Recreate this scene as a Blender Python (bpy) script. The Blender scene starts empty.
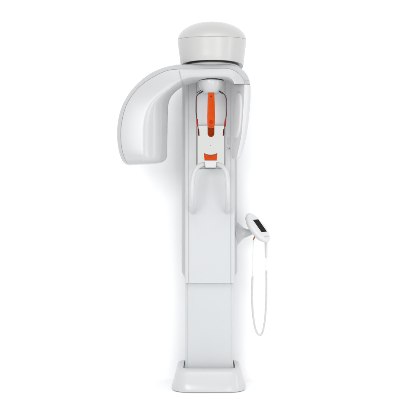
import bpy, bmesh, math
from mathutils import Vector, Matrix
R = math.radians
sc = bpy.context.scene
COL = sc.collection

# ------------------------------------------------------------------ camera
D = 5.0; ZC = 1.076; U = 0.006            # camera distance, camera height, metres per photo pixel at y = 0
cd = bpy.data.cameras.new('camera'); cam = bpy.data.objects.new('camera', cd); COL.objects.link(cam)
cam.location = (0, -D, ZC); cam.rotation_euler = (R(90), 0, 0)
cd.sensor_width = 36; cd.lens = 36 * D / (420 * U); cd.clip_end = 200
sc.camera = cam
# ------------------------------------------------------------------ world: an evenly grey-white studio
w = bpy.data.worlds.new('World'); sc.world = w; w.use_nodes = True
bg = w.node_tree.nodes['Background']; bg.inputs[0].default_value = (0.97, 0.985, 1.0, 1); bg.inputs[1].default_value = 0.98
# ------------------------------------------------------------------ studio lamps
def area(name, loc, target, size, power, col=(1, 1, 1), sy=None):
    l = bpy.data.lights.new(name, 'AREA'); l.energy = power; l.size = size; l.color = col
    if sy: l.shape = 'RECTANGLE'; l.size_y = sy
    o = bpy.data.objects.new(name, l); COL.objects.link(o); o.location = loc
    o.rotation_euler = (Vector(target) - Vector(loc)).to_track_quat('-Z', 'Y').to_euler()
    return o
area('key_softbox', (-1.5, -5.6, 2.2), (0, 0, 1.1), 1.8, 92, (1, 1, 1), 1.6)
area('fill_softbox', (1.6, -5.8, 1.1), (0, 0, 1.0), 1.8, 55, (1, 1, 1), 2.0)
area('strip_softbox', (3.3, -1.9, 1.3), (0, -.1, 1.2), 0.35, 16, (1, 1, 1), 2.0)
area('top_softbox', (0, -3.2, 4.4), (0, -.6, 0), 3.0, 52, (1, 1, 1), 2.0)
sc.view_settings.view_transform = 'Standard'; sc.view_settings.look = 'None'
sc.view_settings.exposure = -0.28; sc.view_settings.gamma = 1.0
sc.cycles.caustics_reflective = False; sc.cycles.max_bounces = 10; sc.cycles.diffuse_bounces = 6

# ------------------------------------------------------------------ materials
def mat(name, col, rough=0.35, metal=0.0, spec=0.5, var=0.02, scale=6.0, bump=0.0, bscale=400.0, coat=0.0, trans=0.0, sss=0.0):
    m = bpy.data.materials.new(name); m.use_nodes = True; nt = m.node_tree; b = nt.nodes['Principled BSDF']
    b.inputs['Roughness'].default_value = rough; b.inputs['Metallic'].default_value = metal
    b.inputs['Specular IOR Level'].default_value = spec; b.inputs['Coat Weight'].default_value = coat
    b.inputs['Coat Roughness'].default_value = 0.08
    b.inputs['Transmission Weight'].default_value = trans
    if sss:
        b.inputs['Subsurface Weight'].default_value = sss; b.inputs['Subsurface Scale'].default_value = 0.025
    tc = nt.nodes.new('ShaderNodeTexCoord')
    n = nt.nodes.new('ShaderNodeTexNoise'); n.inputs['Scale'].default_value = scale; n.inputs['Detail'].default_value = 1
    nt.links.new(tc.outputs['Object'], n.inputs['Vector'])
    r = nt.nodes.new('ShaderNodeValToRGB'); e = r.color_ramp.elements
    e[0].position = 0.05; e[1].position = 0.95; r.color_ramp.interpolation = 'EASE'
    e[0].color = (*[c * (1 - var) for c in col], 1); e[1].color = (*[min(1, c * (1 + var)) for c in col], 1)
    nt.links.new(n.outputs['Fac'], r.inputs['Fac']); nt.links.new(r.outputs['Color'], b.inputs['Base Color'])
    mr = nt.nodes.new('ShaderNodeMapRange'); mr.inputs['To Min'].default_value = rough * 0.9; mr.inputs['To Max'].default_value = rough * 1.12
    nt.links.new(n.outputs['Fac'], mr.inputs['Value']); nt.links.new(mr.outputs['Result'], b.inputs['Roughness'])
    if bump:
        n2 = nt.nodes.new('ShaderNodeTexNoise'); n2.inputs['Scale'].default_value = bscale
        nt.links.new(tc.outputs['Object'], n2.inputs['Vector'])
        bp = nt.nodes.new('ShaderNodeBump'); bp.inputs['Strength'].default_value = bump; bp.inputs['Distance'].default_value = 0.001
        nt.links.new(n2.outputs['Fac'], bp.inputs['Height']); nt.links.new(bp.outputs['Normal'], b.inputs['Normal'])
    return m
M = dict(
    wall=mat('backdrop_paper', (0.96, 0.96, 0.96), 0.9, spec=0.1, var=0.0),
    column=mat('column_powder_coat', (0.525, 0.535, 0.542), 0.45, var=0.008, bump=0.05, bscale=900),
    plastic=mat('moulded_plastic', (0.465, 0.469, 0.477), 0.24, var=0.008),
    warm=mat('drum_plastic', (0.475, 0.470, 0.462), 0.3, var=0.0),
    base=mat('base_plastic', (0.55, 0.552, 0.555), 0.25, var=0.008),
    satin=mat('satin_plastic', (0.60, 0.602, 0.606), 0.5, spec=0.1, var=0.008),
    white=mat('white_plastic', (0.545, 0.547, 0.55), 0.3, var=0.006),
    panel=mat('panel_plastic', (0.605, 0.605, 0.607), 0.3, var=0.006),
    back=mat('recess_sheet', (0.66, 0.662, 0.67), 0.3, var=0.01),
    gap=mat('dark_joint', (0.13, 0.126, 0.12), 0.6, var=0.1),
    groove=mat('groove_gasket', (0.36, 0.36, 0.355), 0.6),
    black=mat('black_rubber', (0.012, 0.012, 0.013), 0.45, var=0.1),
    seam=mat('grey_gasket', (0.42, 0.41, 0.40), 0.6, var=0.1),
    orange=mat('orange_plastic', (0.52, 0.056, 0.0), 0.2, spec=0.1, var=0.10, scale=25, sss=0.3),
    orange_deep=mat('deep_orange_plastic', (0.42, 0.03, 0.0), 0.35, spec=0.15, var=0.1, scale=30),
    rod=mat('dark_red_rod', (0.085, 0.022, 0.02), 0.3, spec=0.25, var=0.2, scale=60),
    tip=mat('red_rubber_tip', (0.27, 0.014, 0.008), 0.4, spec=0.2, var=0.15, scale=60),
    mirror=mat('mirror_glass', (0.95, 0.955, 0.92), 0.03, metal=1.0, var=0.005),
    screen=mat('dark_display', (0.002, 0.003, 0.0025), 0.15, spec=0.04, var=0.1),
    brass=mat('brass', (0.30, 0.15, 0.06), 0.4, metal=0.5, var=0.2, scale=80),
    cord=mat('cord_plastic', (0.66, 0.655, 0.64), 0.45, var=0.03, scale=80),
)

# ------------------------------------------------------------------ helpers
def P(px, py, y):
    s = U * (D + y) / D
    return Vector(((px - 210) * s, y, ZC - (py - 210) * s))
def link(name, me, m, parent=None, smooth=40, bevel=0, bseg=3):
    o = bpy.data.objects.new(name, me); COL.objects.link(o)
    if m is not None: me.materials.append(M[m] if isinstance(m, str) else m)
    if smooth:
        me.polygons.foreach_set('use_smooth', [True] * len(me.polygons)); me.set_sharp_from_angle(angle=R(smooth))
    if bevel:
        b = o.modifiers.new('bevel', 'BEVEL'); b.width = bevel; b.segments = bseg; b.limit_method = 'ANGLE'; b.angle_limit = R(35)
        b.harden_normals = True
    if parent is not None: o.parent = parent
    return o
def finish(bm, name):
    bmesh.ops.remove_doubles(bm, verts=bm.verts, dist=1e-6)
    bmesh.ops.recalc_face_normals(bm, faces=bm.faces)
    me = bpy.data.meshes.new(name); bm.to_mesh(me); bm.free(); return me
def loft(rings, cap0=True, cap1=True, closed=True, name='m', bm=None):
    own = bm is None
    if own: bm = bmesh.new()
    vs = [[bm.verts.new(p) for p in r] for r in rings]
    n = len(rings[0])
    for a, b in zip(vs[:-1], vs[1:]):
        for i in range(n if closed else n - 1):
            j = (i + 1) % n
            try: bm.faces.new((a[i], a[j], b[j], b[i]))
            except ValueError: pass
    if cap0: bm.faces.new(vs[0])
    if cap1: bm.faces.new(vs[-1][::-1])
    return finish(bm, name) if own else None
def round_ring(pts, rad, seg=5):
    """round each corner of a closed 3-D ring with a quadratic curve; same point count for every ring"""
    n = len(pts); out = []
    for i in range(n):
        p, a, b = pts[i], pts[i - 1], pts[(i + 1) % n]
        da, db = a - p, b - p
        r = rad[i]
        ra = min(r, da.length * 0.48); rb = min(r, db.length * 0.48)
        s = p + (da.normalized() * ra if da.length > 1e-9 else da); e = p + (db.normalized() * rb if db.length > 1e-9 else db)
        for k in range(seg + 1):
            t = k / seg
            out.append(s * (1 - t) ** 2 + p * 2 * t * (1 - t) + e * t * t)
    return out
def cr(P0, P1, P2, P3, t):
    return 0.5 * ((2 * P1) + (P2 - P0) * t + (2 * P0 - 5 * P1 + 4 * P2 - P3) * t * t + (3 * P1 - P0 - 3 * P2 + P3) * t ** 3)
def dense(seq, k):
    """Catmull-Rom through a list of Vectors (any dimension)"""
    out = []
    n = len(seq)
    for i in range(n - 1):
        a = seq[i - 1] if i else seq[0] * 2 - seq[1]
        d = seq[i + 2] if i + 2 < n else seq[-1] * 2 - seq[-2]
        for j in range(k): out.append(cr(a, seq[i], seq[i + 1], d, j / k))
    out.append(seq[-1].copy()); return out
def dense_rings(rings, k):
    cols = [dense([r[i] for r in rings], k) for i in range(len(rings[0]))]
    return [[c[j] for c in cols] for j in range(len(cols[0]))]
def tube_rings(path, rad, seg=14, flat=1.0):
    out = []; n = len(path); up = Vector((0, 1, 0))
    T = (path[1] - path[0]).normalized(); N = T.orthogonal().normalized()
    if abs(T.dot(up)) < 0.9: N = (up - T * up.dot(T)).normalized()
    for i, p in enumerate(path):
        T2 = (path[min(i + 1, n - 1)] - path[max(i - 1, 0)]).normalized()
        N = (N - T2 * N.dot(T2)).normalized(); B = T2.cross(N)
        r = rad[i] if isinstance(rad, (list, tuple)) else rad
        out.append([p + (N * math.cos(2 * math.pi * a / seg) + B * math.sin(2 * math.pi * a / seg) * flat) * r for a in range(seg)])
    return out
def tube(name, path, rad, m, parent=None, seg=14, flat=1.0):
    return link(name, loft(tube_rings(path, rad, seg, flat), name=name), m, parent, 50)
def lathe(name, prof, centre, m, parent=None, seg=64, ax=None, smooth=35, sy=1.0):
    """prof: (radius, height) pairs turned round ax (world z by default)"""
    rings = []
    q = Vector((0, 0, 1)).rotation_difference(Vector(ax)) if ax is not None else None
    for r, h in prof:
        ring = []
        for a in range(seg):
            v = Vector((r * math.cos(2 * math.pi * a / seg), r * math.sin(2 * math.pi * a / seg) * sy, h))
            if q: v = q @ v
            ring.append(Vector(centre) + v)
        rings.append(ring)
    return link(name, loft(rings, name=name), m, parent, smooth)
def plan(name, pts, z0, z1, m, parent=None, bevel=0, smooth=40, rad=None, seg=4):
    """extrude a plan outline (x, y) upwards"""
    pp = [Vector((x, y, 0)) for x, y in pts]
    if rad: pp = round_ring(pp, rad if isinstance(rad, list) else [rad] * len(pp), seg)
    return link(name, loft([[Vector((p.x, p.y, z0)) for p in pp], [Vector((p.x, p.y, z1)) for p in pp]], name=name), m, parent, smooth, bevel)
def front(name, pts, y0, y1, m, parent=None, bevel=0, smooth=40, rad=0, seg=4):
    """extrude an elevation outline given in world (x, z) from y0 (front) back to y1"""
    pp = [Vector((x, 0, z)) for x, z in pts]
    if rad: pp = round_ring(pp, [rad] * len(pp), seg)
    return link(name, loft([[Vector((p.x, y0, p.z)) for p in pp], [Vector((p.x, y1, p.z)) for p in pp]], name=name), m, parent, smooth, bevel)
def empty(name, loc, label, cat, parent=None):
    o = bpy.data.objects.new(name, None); COL.objects.link(o); o.empty_display_size = 0.1
    o['label'] = label; o['category'] = cat
    return o
def Xp(px, y=0.0): return (px - 210) * U * (D + y) / D
def Zp(py, y=0.0): return ZC - (py - 210) * U * (D + y) / D

# ------------------------------------------------------------------ the setting: one white sweep, floor running up into the wall
WY = 0.36; cr_ = 0.10
prof = [(-9.0, 0.0), (-3, 0.0), (-1, 0.0), (WY - cr_, 0.0)]
for k in range(1, 12):
    a = math.pi / 2 * k / 12; prof.append((WY - cr_ + cr_ * math.sin(a), cr_ - cr_ * math.cos(a)))
prof += [(WY, cr_), (WY, 2.5), (WY, 6.0)]
bd = link('backdrop', loft([[Vector((x, y, z)) for y, z in prof] for x in (-8, -3, 0, 3, 8)], False, False, False, 'backdrop'), 'wall', None, 60)
bd['kind'] = 'structure'

# ------------------------------------------------------------------ the machine
T = empty('x_ray_machine', (0, 0, 0), 'tall white dental x-ray machine with round head, curved arm and telescopic column', 'x-ray machine')
CX = Xp(209.5)                                             # centre line of the column

# --- foot
def rrect(cx, cy, a, b, z, r, seg=8):
    q = [Vector((cx - a, cy - b, z)), Vector((cx + a, cy - b, z)), Vector((cx + a, cy + b, z)), Vector((cx - a, cy + b, z))]
    return round_ring(q, [r] * 4, seg)
bx = Xp(208.7, 0.05)
yb0, yb1 = -0.105, 0.40
rings = []
for z, hw, yf, yk, r in ((0.0, .214, -.094, 0.300, .12), (.006, .2205, -.103, 0.302, .12), (.02, .221, -.103, 0.302, .12), (.06, .210, -.083, 0.295, .1),
                         (.095, .201, -.066, 0.288, .08), (.115, .196, -.055, 0.283, .075), (.124, .190, -.046, 0.278, .07), (.128, .182, -.036, 0.271, .065)):
    rings.append(rrect(bx, (yf + yk) / 2, hw, (yk - yf) / 2, z, r))
inner = rrect(bx + .003, .13, .156, .137, .128, .03)
rings.append(inner)
rings.append([Vector((p.x, p.y, .108)) for p in inner])
link('foot', loft(rings, name='foot'), 'base', T, 50)

# --- lower (fixed) column: profile with a rounded edge strip
yl = 0.028
def colprof(h, yf, yb, e=.008):
    return [(-h, yb), (-h, yf + e), (-h + e, yf), (h - e, yf), (h, yf + e), (h, yb)]
cxl = Xp(209.3, yl)
hl = 24.0 * U * (D + yl) / D
plan('lower_column', [(cxl + x, y) for x, y in colprof(hl - .009, yl, .262)], .06, 1.3, 'column', T, rad=[.01, .004, .004, .004, .004, .01])
for s in (-1, 1):     # narrow edge extrusions either side of the face
    x0, x1 = sorted((cxl + s * (hl - .013), cxl + s * hl))
    plan('edge_profile', [(x0, .034), (x1, .036), (x1, .26), (x0, .26)], .06, 1.3, 'column', T, rad=.003)

# --- moving carriage
zb = Zp(283.2); zt = Zp(66, 0.1)
hf = 25 * U
plan('carriage', [(CX + x, y) for x, y in colprof(hf - .003, .024, .3, .006)], zb + .004, zt, 'column', T, rad=.004)
# front cover: tall panel with an opening for the mirror, U-shaped
fx0, fx1 = Xp(189), Xp(230.7); ox0, ox1 = Xp(196.6), Xp(225.2); oz = Zp(169)
front('front_panel', [(fx0, zb), (fx1, zb), (fx1, zt), (ox1, zt), (ox1, oz), (ox0, oz), (ox0, zt), (fx0, zt)], 0, .03, 'column', T, bevel=.0025)
for s, x0, x1 in ((-1, Xp(185), Xp(188.65)), (1, Xp(231.05), Xp(234.8))):
    pts = [(x0, .004), (x1, .004), (x1, .03), (x0, .03)]
    plan('side_trim', pts, zb + .001, zt, 'column', T, rad=[.006 if s < 0 else .002, .002 if s < 0 else .006, .001, .001])
for x0, x1 in ((Xp(188.1), Xp(189.4)), (Xp(230.4), Xp(231.5))):
    plan('trim_gasket', [(x0, .0045), (x1, .0045), (x1, .028), (x0, .028)], zb + .002, zt, 'groove', T)
# rear flanks, wider than the face, their lower ends cut at a slant
for s in (-1, 1):
    rg = []
    xa, xb = CX + s * (hf - .006), CX + s * .1705
    for z, k, yy in ((zb + .012, 0.15, .19), (zb + .03, .55, .15), (zb + .062, 1, .09), (zt, 1, .09)):
        xo = xa + (xb - xa) * k
        q = [Vector((xa, .07, z)), Vector((xo, yy, z)), Vector((xo, .305, z)), Vector((xa, .305, z))]
        rg.append(round_ring(q, [.002, .014, .01, .002], 4))
    link('side_cover', loft(rg, name='side_cover'), 'plastic', T, 45)
# cap over the carriage top, under the head
# --- recess: grey back sheet above, mirror below
front('recess_sheet', [(Xp(196.8), Zp(125.6)), (Xp(225), Zp(125.6)), (Xp(225), zt), (Xp(196.8), zt)], .017, .026, 'back', T)
mz0, mz1 = Zp(168.6, .012), Zp(125.6, .012)
mir = front('mirror', [(Xp(198.0), mz0), (Xp(224.4), mz0), (Xp(224.4), mz1), (Xp(198.0), mz1)], .012, .0165, 'mirror', T)
front('mirror_frame', [(Xp(197.0), mz1 + .0008), (Xp(224.9), mz1 + .0008), (Xp(224.9), mz1 + .0042), (Xp(197.0), mz1 + .0042)], .008, .016, 'seam', T)
for x0, x1 in ((Xp(196.9), Xp(197.8)), (Xp(224.55), Xp(225.0))):
    front('mirror_frame', [(x0, mz0), (x1, mz0), (x1, mz1 + .0005), (x0, mz1 + .0005)], .009, .0165, 'seam', T)
lathe('light_slot', [(.0, 0), (.0022, 0), (.0022, .0012), (0.0005, .0014)], P(210.4, 145.2, .0118), 'tip', T, 20, (0, -1, 0))

# --- small knob beside the mirror and an outlined switch plate above it
c = P(228.6, 148.6, 0.0)
k = lathe('laser_knob', [(.0085, 0), (.0085, .008), (.007, .012), (.0, .0125)], c, 'white', T, 28, (0, -1, 0))
lathe('knob_cap', [(.0042, .0), (.0042, .004), (.0, .0045)], c + Vector((.0035, -.0121, 0)), 'brass', k, 20, (0, -1, 0))
front('switch_plate', [(Xp(227.4), Zp(144.5)), (Xp(229.8), Zp(144.5)), (Xp(229.8), Zp(137)), (Xp(227.4), Zp(137))], -.0015, .001, 'plastic', T, bevel=.0008)

# --- round head on top
hx = Xp(212, -.1); hy = -.1
def sring(a, b, z, tilt=0.0, n=2.35, seg=96):
    out = []
    for i in range(seg):
        t = 2 * math.pi * i / seg; c_, s_ = math.cos(t), math.sin(t)
        x = a * math.copysign(abs(c_) ** (2 / n), c_); y = b * math.copysign(abs(s_) ** (2 / n), s_)
        out.append(Vector((hx + x, hy + y, z + tilt * y)))
    return out
zw = 2.078
hd = [sring(a, b, z, t) for a, b, z, t in ((.150, .20, 1.925, 0), (.178, .232, 1.9165, 0), (.1815, .236, 1.917, 0), (.184, .239, 1.922, 0), (.187, .242, 1.95, 0), (.193, .25, 2.0, .02),
                                           (.1985, .256, 2.04, .07), (.2005, .258, 2.064, .11), (.201, .259, 2.0705, .12), (.200, .258, 2.0725, .12), (.197, .255, 2.0725, .12))]
head = link('head_housing', loft(hd, name='head_housing'), 'warm', T, 35)
lid = []
a0, b0, z0 = .2, .258, 2.0745
z0 -= .0012; lid.append(sring(.196, .254, z0, .12)); lid.append(sring(.1998, .2577, z0 + .0002, .12)); lid.append(sring(.2005, .2585, z0 + .002, .12))
for k in range(1, 15):
    u = k / 14
    f = math.cos(u * math.pi / 2) ** .75
    lid.append(sring(max(.2 * f, .002), max(.258 * f, .002), z0 + .004 + 0.094 * math.sin(u * math.pi / 2) ** 1.15, .12 * f, 2.35 - .3 * u))
link('lid', loft(lid, name='lid'), 'warm', head, 60)
link('joint_ring', loft([sring(a, b, z) for a, b, z in ((.155, .172, 1.921), (.157, .174, 1.915), (.157, .174, 1.9))], name='joint'), 'gap', head, 30)
link('turntable', loft([sring(a, b, z) for a, b, z in ((.14, .16, 1.913), (.160, .187, 1.912), (.1625, .189, 1.909), (.1625, .189, 1.885), (.15, .17, 1.87), (.1, .1, 1.865))], name='tt'), 'white', head, 35)

# --- C-shaped rotating arm: lofted from five outline curves (outer edge, seam, crease, shoulder, inner edge)
Y = dict(back=-.075, o1=-.21, o2=-.285, s=-.318, k=-.335, h=-.285, i=-.195)
left = [  # O, S, K, H, I, depth squeeze
    ((176.3, 64.0), (179.2, 69.0), (181.4, 79.0), (182.9, 83.5), (183.6, 86.3), 1),
    ((163.5, 66.9), (167, 70.6), (174, 84), (177, 87.5), (178.5, 89.6), 1),
    ((150.5, 72.6), (154.5, 76.3), (166.5, 90), (171, 92.3), (174, 93.4), 1),
    ((139, 81.2), (142.8, 83.9), (159, 96), (166, 98), (170.5, 98.4), 1),
    ((129.2, 92.2), (133, 94), (152, 103.5), (162, 105), (168.4, 105), 1),
    ((122, 104.8), (126, 106), (147.3, 112.7), (160.7, 114), (167.9, 114), 1),
    ((118, 117.6), (122.4, 118.5), (145, 122.5), (160.4, 124), (167.7, 124), 1),
    ((116.5, 131), (120.8, 131), (144.3, 133), (160.3, 134), (167.6, 134), 1),
    ((117.0, 143), (121.1, 143.3), (144.3, 144), (160.3, 144), (167.4, 144), 1),
    ((118.6, 152), (122.6, 152), (144.5, 152), (160.3, 152), (167.3, 152), 1),
    ((120.2, 157.2), (124.2, 157.2), (144.8, 157), (160.2, 156.4), (167.1, 156), .985),
    ((122.3, 161.4), (125.9, 161.2), (145, 160.8), (159.8, 159.8), (166.0, 159.2), .92),
    ((125.0, 163.9), (128, 163.9), (145.6, 163.5), (158.8, 162.4), (163.2, 161.8), .75),
    ((128.5, 164.7), (131, 164.7), (146.2, 164.5), (157.5, 163.6), (160.2, 163.0), .5),
]
beam = [
    ((175.9, 64.0), (178.7, 69.0), (180.9, 79.0), (182.4, 83.6), (183.1, 86.5), 1),
    ((186, 63.8), (187, 69), (189.5, 76.4), (190.2, 81), (190.6, 84), 1),
    ((200, 63.4), (200, 69), (200, 76), (200, 80), (200, 82), 1),
    ((215, 63.1), (215, 68.5), (214, 75.7), (213.5, 79.5), (213.5, 81.5), 1),
    ((229, 63.5), (228.5, 68.6), (226.5, 76), (224.5, 79.3), (223, 81.4), 1),
    ((238.8, 66.6), (236.8, 72), (231.3, 78.2), (229.6, 80.7), (229, 82.0), 1),
    ((246, 72.2), (242, 76.8), (233.3, 81), (232.4, 82.4), (232.0, 83.3), 1),
    ((249.6, 79), (244, 81), (234, 82.8), (233.2, 83.4), (232.8, 83.9), 1),
    ((250.4, 83.8), (244.4, 83.8), (234.2, 83.9), (233.4, 84.0), (233, 84.1), 1),
]
def arm_part(stations, which, k=7):
    rings = []
    ym = (Y['s'] + Y['back']) / 2
    for O, S, K, H, I, f in stations:
        def q(p, y, y2=None):
            y_ = ym + (y - ym) * f
            return P(p[0], p[1], y_)
        O, S, K, H, I = [Vector(v) for v in (O, S, K, H, I)]
        g = (K - S).normalized() * .17
        if which == 'shell':
            Oi = O + (S - O) * .06
            e_ = q(O, Y['o2'])
            pts = [Vector((e_.x, ym + (Y['back'] - ym) * f, e_.z)), Vector((e_.x, ym + (Y['o1'] - ym) * f, e_.z)), q(Oi, Y['o2']), q(S - g, Y['s']), q(S - g, Y['s'] + .004), q(S + g * 4, Y['s'] + .0045), q(S + (I - S) * .5, Y['s'] + .02), q(S + (I - S) * .5, Y['back'])]
            rad = [.02, .012, .016, .002, .001, .001, .001, .01]
        else:
            a = S + g
            m_ = K + (H - K) * .5
            pts = [q(a, Y['s'] + .013), q(a, Y['s'] - .001), q(K, Y['k']), q(m_, Y['k'] + .014), q(H, Y['h']), q(I, Y['i']), q(I + (H - I) * .03, Y['back'] - .03), q(H, Y['back'] - .001), q(a, Y['back'] - .001)]
            rad = [.0005, .0025, .022, .03, .03, .03, .02, .01, .001]
        rings.append(round_ring(pts, rad, 6))
    rings = dense_rings(rings, k)
    return rings
A = link('rotating_arm', loft(arm_part(beam, 'cover'), name='arm_cover'), 'plastic', T, 40)
link('outer_shell', loft(arm_part(beam, 'shell'), name='arm_shell'), 'plastic', A, 40)
L = link('tube_head', loft(arm_part(left, 'cover'), name='tube_cover'), 'plastic', T, 40)
link('outer_shell', loft(arm_part(left, 'shell'), name='tube_shell'), 'plastic', L, 40)

# --- sensor housing hanging from the right end of the arm
rows = [(84.8, 233.3, 244.4, 250.4, 1), (90, 233.6, 244.2, 250.7, 1), (100, 233.8, 243.7, 250.5, 1), (110, 233.7, 243.1, 249.8, 1), (122, 233.2, 242.3, 248.6, 1), (135, 232.6, 241.2, 246.6, 1),
        (146, 232.0, 239.2, 244.2, 1), (153, 231.6, 237.6, 242.2, .97), (156.6, 231.7, 236.9, 240.9, .9), (158.3, 232.6, 236.3, 239.5, .75), (158.8, 234, 236.1, 238, .5)]
rgs = []
for py, l, e, r, f in rows:
    ym = -.2
    q = lambda px, y: P(px, py, ym + (y - ym) * f)
    pts = [q(l, -.105), q(l, -.15), q(e - .15, -.318), q(e, -.3155), q(e + .15, -.320), q(r - (r - e) * .25, -.30), q(r, -.24), q(r - .3, -.105)]
    rgs.append(round_ring(pts, [.01, .02, .002, .0006, .002, .02, .02, .02], 5))
S_ = link('sensor_housing', loft(dense_rings(rgs, 6), name='sensor'), 'satin', T, 40)
# raised oval pad on its inward face
def face_pt(py, u):   # u: 0 at rear-inner edge, 1 at the front ridge
    for a, b in zip(rows[:-1], rows[1:]):
        if a[0] <= py <= b[0]: break
    t = (py - a[0]) / (b[0] - a[0]); l = a[1] + (b[1] - a[1]) * t; e = a[2] + (b[2] - a[2]) * t
    return P(l, py, -.15).lerp(P(e - .25, py, -.318), u)
nrm = (face_pt(110, 1) - face_pt(110, 0)).cross(Vector((0, 0, 1))).normalized()
if nrm.x > 0: nrm = -nrm
rg = []
for s_, off in ((1.0, -.004), (1.0, .003), (.93, .0075), (.8, .009), (.4, .0105), (.02, .011)):
    ring = []
    for i in range(48):
        t = 2 * math.pi * i / 48; c_, sn = math.cos(t), math.sin(t)
        u = .5 + .40 * s_ * math.copysign(abs(c_) ** .75, c_); py = 115.5 + (23.5 - (1 - s_) * 8 if s_ > .5 else 23.5 * s_) * math.copysign(abs(sn) ** .8, sn)
        ring.append(face_pt(py, u) + nrm * off)
    rg.append(ring)
link('sensor_window', loft(rg, name='pad'), 'satin', S_, 60)
# thin clip lines of the joint between arm and sensor housing
lk = [P(244.7, 80.3, -.3212), P(247.5, 80.4, -.315), P(249.2, 80.6, -.297)]
tube('joint_line', dense(lk, 5), .0017, 'seam', A, 8)
lk = [P(233.8, 84.35, -.16), P(239, 84.35, -.245), P(244.2, 84.3, -.312), P(247.6, 84.2, -.300), P(249.6, 84.2, -.26)]
tube('joint_line', dense(lk, 6), .0028, 'seam', A, 8)
lk = [P(178.9, 69.2, -.316), P(179.9, 73.5, -.328), P(181.1, 79.0, -.3335), P(181.9, 81.3, -.318), P(182.7, 83.6, -.289), P(183.4, 86.2, -.20)]
tube('joint_line', dense(lk, 6), .0017, 'seam', A, 8)

# --- head support: cup, dark ring, temple rods, forehead bar
cy = -.24; cc = P(210.9, 84, cy)
def zc_(py, y=cy): return Zp(py, y)
rp = U * (D + cy) / D
cup = lathe('head_support', [(.03, zc_(78)), (12.2 * rp, zc_(80.2)), (12.6 * rp, zc_(81.8)), (12.5 * rp, zc_(84)), (11.6 * rp, zc_(87.4)), (10.2 * rp, zc_(90.6)), (8.7 * rp, zc_(93.0)),
                             (7.6 * rp, zc_(93.9)), (5 * rp, zc_(94.3)), (.002, zc_(94.4))], (cc.x, cy, 0), 'plastic', T, 64)
lathe('support_ring', [(.04, zc_(76.6)), (12.4 * rp, zc_(77.6)), (12.7 * rp, zc_(78.4)), (12.75 * rp, zc_(81.0)), (12.2 * rp, zc_(81.7))], (cc.x, cy, 0), 'black', cup, 64)
lathe('support_stem', [(10 * rp, zc_(70)), (10 * rp, zc_(78))], (cc.x, cy, 0), 'plastic', cup, 40)
yr = -.28
for s, pp in ((-1, [(203.0, 91.0), (201.2, 92.2), (198.6, 93.9), (196.8, 96.2), (196.1, 99.8), (196.0, 106), (196.0, 112), (196.6, 118), (197.2, 121.5)]),
              (1, [(219.0, 91.0), (220.8, 92.2), (223.6, 93.9), (225.5, 96.2), (226.5, 99.8), (226.7, 106), (226.6, 112), (226.0, 118), (225.4, 121.5)])):
    path = [P(a, b, yr + .03 * max(0, 1 - i / 2)) for i, (a, b) in enumerate(pp)]
    rod = tube('temple_rod', dense(path, 6), .0028, 'rod', T, 12)
    e0, e1 = (197.1, 119.5), (197.5, 126.2)
    if s > 0: e0, e1 = (225.5, 119.5), (225.0, 126.2)
    e = [P(e0[0], e0[1] - .6, yr), P(*e0, yr), P((e0[0] + e1[0]) / 2, 123, yr), P(*e1, yr), P(e1[0], e1[1] + .5, yr)]
    tube('temple_pad', dense(e, 4), [.003 + .0022 * math.sin(math.pi * min(1, i / 16)) for i in range(17)], 'tip', rod, 12)
    cl = [P(202.4 if s < 0 else 219.6, 90.6, yr + .01), P(199.2 if s < 0 else 222.8, 92.6, yr)]
    tube('rod_sleeve', dense([P(203.2 if s < 0 else 218.8, 90.9, yr + .03), P(201.2 if s < 0 else 220.8, 92.2, yr + .0), P(198.9 if s < 0 else 223.3, 93.7, yr)], 5), .0045, 'black', rod, 12)
    if s < 0:
        tube('adjuster_pin', [P(197.0, 92.7, yr + .004), P(201.0, 90.2, yr + .004)], .0021, 'black', rod, 10)
# forehead bar: long tapering orange strip
yo = -.285
zt_, ze = Zp(94, yo), Zp(127.8, yo)
def bar_ring(yv, ins):
    pts = []
    xl = [(207.9, 93.2), (207.5, 105), (207.2, 116), (207.3, 124.2)]
    xr = [(214.3, 93.2), (214.8, 105), (215.0, 116), (214.9, 124.2)]
    a = [P(x + ins / U, y, yo) for x, y in xl]; b = [P(x - ins / U, y, yo) for x, y in xr[::-1]]
    cxm = Xp(211.1, yo); rr = (214.9 - 207.3) / 2 * U * (D + yo) / D - ins
    zc0 = Zp(124.2, yo)
    arc = [Vector((cxm - rr * math.cos(t), yo, zc0 - rr * math.sin(t))) for t in [math.pi * i / 16 for i in range(1, 16)]]
    pts = a + arc + b
    return [Vector((p.x, yv, p.z)) for p in pts]
bar = link('forehead_bar', loft([bar_ring(yo + .011, .002), bar_ring(yo + .009, 0), bar_ring(yo - .001, 0), bar_ring(yo - .003, .0015), bar_ring(yo - .0032, .004)], name='bar'), 'orange', T, 35)
pc = P(211.1, 96.4, yo - .003)
lathe('screw', [(.0042, 0), (.0042, .002), (.003, .003), (0, .0032)], pc, 'black', bar, 20, (0, -1, 0))
pc = P(211.1, 121.8, yo - .003)
lathe('pivot_ring', [(.0075, 0), (.0098, .0), (.0098, .003), (.0085, .004), (.0072, .003), (.0072, 0)], pc, 'orange_deep', bar, 36, (0, -1, 0))
lathe('screw', [(.0035, 0), (.0035, .002), (.002, .003), (0, .003)], pc + Vector((-.001, 0, -.001)), 'orange_deep', bar, 20, (0, -1, 0))
tube('lower_lip', [P(211.1 + 3.2 * math.cos(t), 124.2 + 3.2 * math.sin(t), yo - .0035) for t in [math.pi * (.2 + .6 * i / 12) for i in range(13)]], .0014, 'orange_deep', bar, 8)
lathe('rear_disc', [(.017, 0), (.0185, .002), (.0185, .008), (.016, .01), (0, .01)], P(211.1, 121.6, yo + .012), 'orange', bar, 40, (0, 1, 0))

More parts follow.
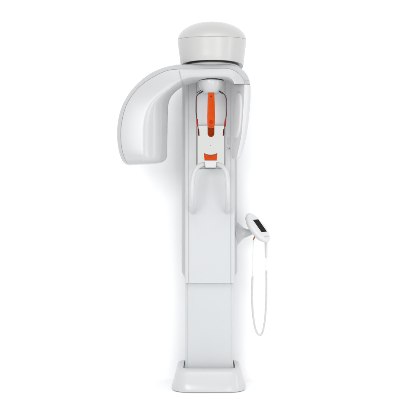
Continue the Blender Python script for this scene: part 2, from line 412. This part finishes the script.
# --- chin rest with its block and the patient's handles
yk = -.15
def trap(x0, x1, x2, x3, p0, p1): return [(Xp(x0, yk), Zp(p0, yk)), (Xp(x1, yk), Zp(p0, yk)), (Xp(x2, yk), Zp(p1, yk)), (Xp(x3, yk), Zp(p1, yk))]
blk = front('chin_block', trap(205.6, 215.6, 217.0, 204.0, 167.6, 160.6), yk - .02, yk + .05, 'white', T, bevel=.004)
tube('support_arm', [P(210.6, 164, yk + .04), P(210.6, 165.2, .01)], .016, 'white', blk, 20, .8)
o_ = []
xs = [203.9 + (217.3 - 203.9) * i / 12 for i in range(13)]
top = [(Xp(x, yk), Zp(153.4 + 1.8 * math.cos((i / 12 - .5) * math.pi) ** .8, yk)) for i, x in enumerate(xs)]
pts = [(Xp(204.5, yk), Zp(160.5, yk)), (Xp(216.8, yk), Zp(160.5, yk))] + top[::-1]
chin = front('chin_rest', pts, yk - .017, yk + .018, 'orange', T, bevel=.0015)
tube('rim', [Vector((x, yk - .0165, z + .0006)) for x, z in top], .0016, 'gap', chin, 8)
front('centre_notch', [(Xp(208.2, yk), Zp(155.6, yk)), (Xp(210.6, yk), Zp(157.6, yk)), (Xp(213.0, yk), Zp(155.6, yk))], yk - .0185, yk - .015, 'orange_deep', chin)
for s in (-1, 1):
    if s < 0: pp = [(205.2, 164.0, -.14), (201.8, 164.6, -.155), (198.0, 166.8, -.17), (194.9, 171.2, -.185), (193.0, 177.5, -.195), (192.1, 185, -.2), (191.8, 193, -.19), (191.7, 200, -.165), (191.9, 206, -.12), (192.6, 210.5, -.06), (193, 212.5, .01)]
    else: pp = [(215.8, 164.0, -.14), (219.4, 164.6, -.155), (223.0, 166.9, -.17), (225.9, 171.6, -.185), (227.2, 178, -.195), (227.8, 185, -.2), (228.0, 193, -.19), (227.9, 200, -.165), (227.6, 206, -.12), (226.9, 210.5, -.06), (226.5, 212.5, .01)]
    path = dense([P(*p) for p in pp], 6)
    n = len(path)
    rad = [(.0122 + .002 * min(1, i / n * 2)) * (1 - .45 * max(0, (i / n - .72) / .28) ** 1.5) for i in range(n)]
    h = tube('handle', path, rad, 'white', T, 20)
    e = path[-3]
    lathe('socket', [(.0115, 0), (.0115, .002), (.010, .003), (.006, .0035)], Vector((e.x, .0005, e.z - .001)), 'white', h, 28, (0, -1, 0))

# --- control panel on a flared neck
ynk = .14
nk = []
for px, pc_, half, y, dy in ((235.5, 233.9, 12.2, ynk, .06), (237.2, 233.8, 11.8, ynk, .058), (239.3, 233.4, 10.0, ynk - .003, .05), (241.5, 233.1, 7.5, ynk - .008, .04), (244, 233.0, 5.3, ynk - .015, .032),
                        (247.5, 232.9, 3.9, ynk - .03, .026), (251, 232.0, 3.3, ynk - .045, .024), (254.5, 229.8, 3.2, ynk - .065, .024), (257, 228, 3.2, ynk - .085, .024)):
    c = P(px, pc_, y); hz = half * U * (D + y) / D
    nk.append([c + Vector((0, math.cos(2 * math.pi * i / 28) * dy, math.sin(2 * math.pi * i / 28) * hz)) for i in range(28)])
link('panel_neck', loft(dense_rings(nk, 5), name='neck'), 'plastic', T, 50)
pc = P(259.2, 226.3, .02); s0 = U * 5.02 / 5
u_ = Vector((8.2, -6.0, -12.0)).normalized(); v_ = Vector((6.0, 7.4, .4)); v_ = (v_ - u_ * v_.dot(u_)).normalized()
n_ = u_.cross(v_).normalized()
if n_.y > 0: n_ = -n_
def ering(A_, B_, off, seg=72): return [pc + (u_ * A_ * math.cos(2 * math.pi * i / seg) + v_ * B_ * math.sin(2 * math.pi * i / seg)) * s0 + n_ * off for i in range(seg)]
cp = link('control_panel', loft([ering(5, 3, -.052), ering(9.5, 5.5, -.05), ering(14.5, 8.3, -.041), ering(17.4, 10.2, -.028), ering(18.3, 10.9, -.016), ering(18.3, 10.9, -.010), ering(18.0, 10.6, -.005), ering(17.1, 9.8, -.001), ering(15.5, 8.6, .0), ering(8, 4, .001)], name='cp'), 'panel', T, 50)
sp = pc + (u_ * 0.2 + v_ * 2.3) * s0
sp = P(260.8, 224.8, .02) ; sp = sp - n_ * ((sp - pc).dot(n_) / 1)
def quad(c, a, b, off): return [c + (u_ * x * a + v_ * y * b) * s0 + n_ * off for x, y in ((-1, -1), (1, -1), (1, 1), (-1, 1))]
def qring(c, a, b, off, r): return round_ring(quad(c, a, b, off), [r] * 4, 5)
link('bezel', loft([qring(sp, 9.1, 5.4, -.002, .006), qring(sp, 9.1, 5.4, .0016, .006), qring(sp, 8.4, 4.8, .0024, .004)], name='bezel'), 'panel', cp, 40)
scr = link('screen', loft([qring(sp, 7.9, 4.55, .0015, .001), qring(sp, 7.9, 4.55, .0034, .001)], name='scr'), 'screen', cp, 40)
# faint reflections are left to the glossy glass; three small keys below the screen
for k in range(3):
    c = pc + (u_ * 13.2 + v_ * (-2.6 + 2.6 * k)) * s0
    link('key', loft([[c + (u_ * math.cos(t) + v_ * math.sin(t)) * s0 * r + n_ * o for t in [2 * math.pi * i / 20 for i in range(20)]] for r, o in ((.75, -.002), (.75, .002), (.6, .0028))], name='key'), 'plastic', cp, 40)
f_ = P(254.5, 237.2, .06)
tube('cable_gland', [f_ + Vector((.006, 0, .012)), f_, f_ + Vector((-.008, 0, -.018))], [.004, .0048, .003], 'brass', cp, 12)
# holder ring for the hand switch, under the panel
ycd = .03
hp = P(266.00, 240.4, ycd)
lathe('switch_holder', [(.011, 0), (.014, .002), (.014, .022), (.011, .026)], hp + Vector((0, 0, -.012)), 'panel', cp, 28)

# ------------------------------------------------------------------ the hand switch, hanging in its holder
H = empty('hand_switch', (0, 0, 0), 'slim white exposure hand switch with coiled cord looping down, hanging below the small display panel', 'hand switch')
hs = [P(266.10, 238.5, ycd), P(266.10, 241, ycd), P(266.10, 246, ycd), P(266.15, 252, ycd), P(266.20, 255.6, ycd), P(266.30, 257, ycd), P(266.30, 257.8, ycd)]
hd_ = dense(hs, 5); n = len(hd_)
tube('grip', hd_, [(.0088 if i / n < .45 else .0084) if i / n < .8 else .0084 - .0055 * ((i / n - .8) / .2) ** 2 for i in range(n)], 'white', H, 24)
tube('strain_relief', [P(266.30, 257.4, ycd), P(266.25, 262.5, ycd)], [.0035, .0022], 'cord', H, 12)
tube('plain_cord', dense([P(266.25, 262, ycd), P(265.90, 266, ycd), P(266.10, 270.5, ycd)], 6), .0026, 'cord', H, 10)
tube('plain_cord', dense([f_ + Vector((-.008, 0, -.017)), P(253.30, 243, .055), P(252.90, 255, .05), P(253.00, 266, .045), P(252.60, 277.5, .04)], 8), .0026, 'cord', H, 10)
cl = dense([P(252.60, 276.4, .04), P(252.20, 287, .036), P(252.10, 299, .033), P(252.80, 312, .03), P(254.30, 324, .028), P(256.30, 331.5, .027), P(259.20, 335.2, .027), P(262.00, 333.3, .027), P(264.00, 326, .027),
            P(265.40, 315, .027), P(266.20, 301, .028), P(266.50, 286, .029), P(266.40, 270.2, .03)], 40)
# arc length resample then helix
Ls = [0.0]
for a, b in zip(cl[:-1], cl[1:]): Ls.append(Ls[-1] + (b - a).length)
tot = Ls[-1]; pitch = .0046; turns = int(tot / pitch); per = 10
hel = []; idx = 0
for i in range(turns * per + 1):
    s = tot * i / (turns * per)
    while idx < len(Ls) - 2 and Ls[idx + 1] < s: idx += 1
    t = (s - Ls[idx]) / max(1e-9, Ls[idx + 1] - Ls[idx]); p = cl[idx].lerp(cl[idx + 1], t)
    Tn = (cl[min(idx + 2, len(cl) - 1)] - cl[max(idx - 1, 0)]).normalized()
    N = Vector((0, 1, 0)); N = (N - Tn * N.dot(Tn)).normalized(); B = Tn.cross(N)
    a = 2 * math.pi * i / per
    hel.append(p + (N * math.cos(a) + B * math.sin(a)) * .0052)
tube('coiled_cord', hel, .0022, 'cord', H, 6)
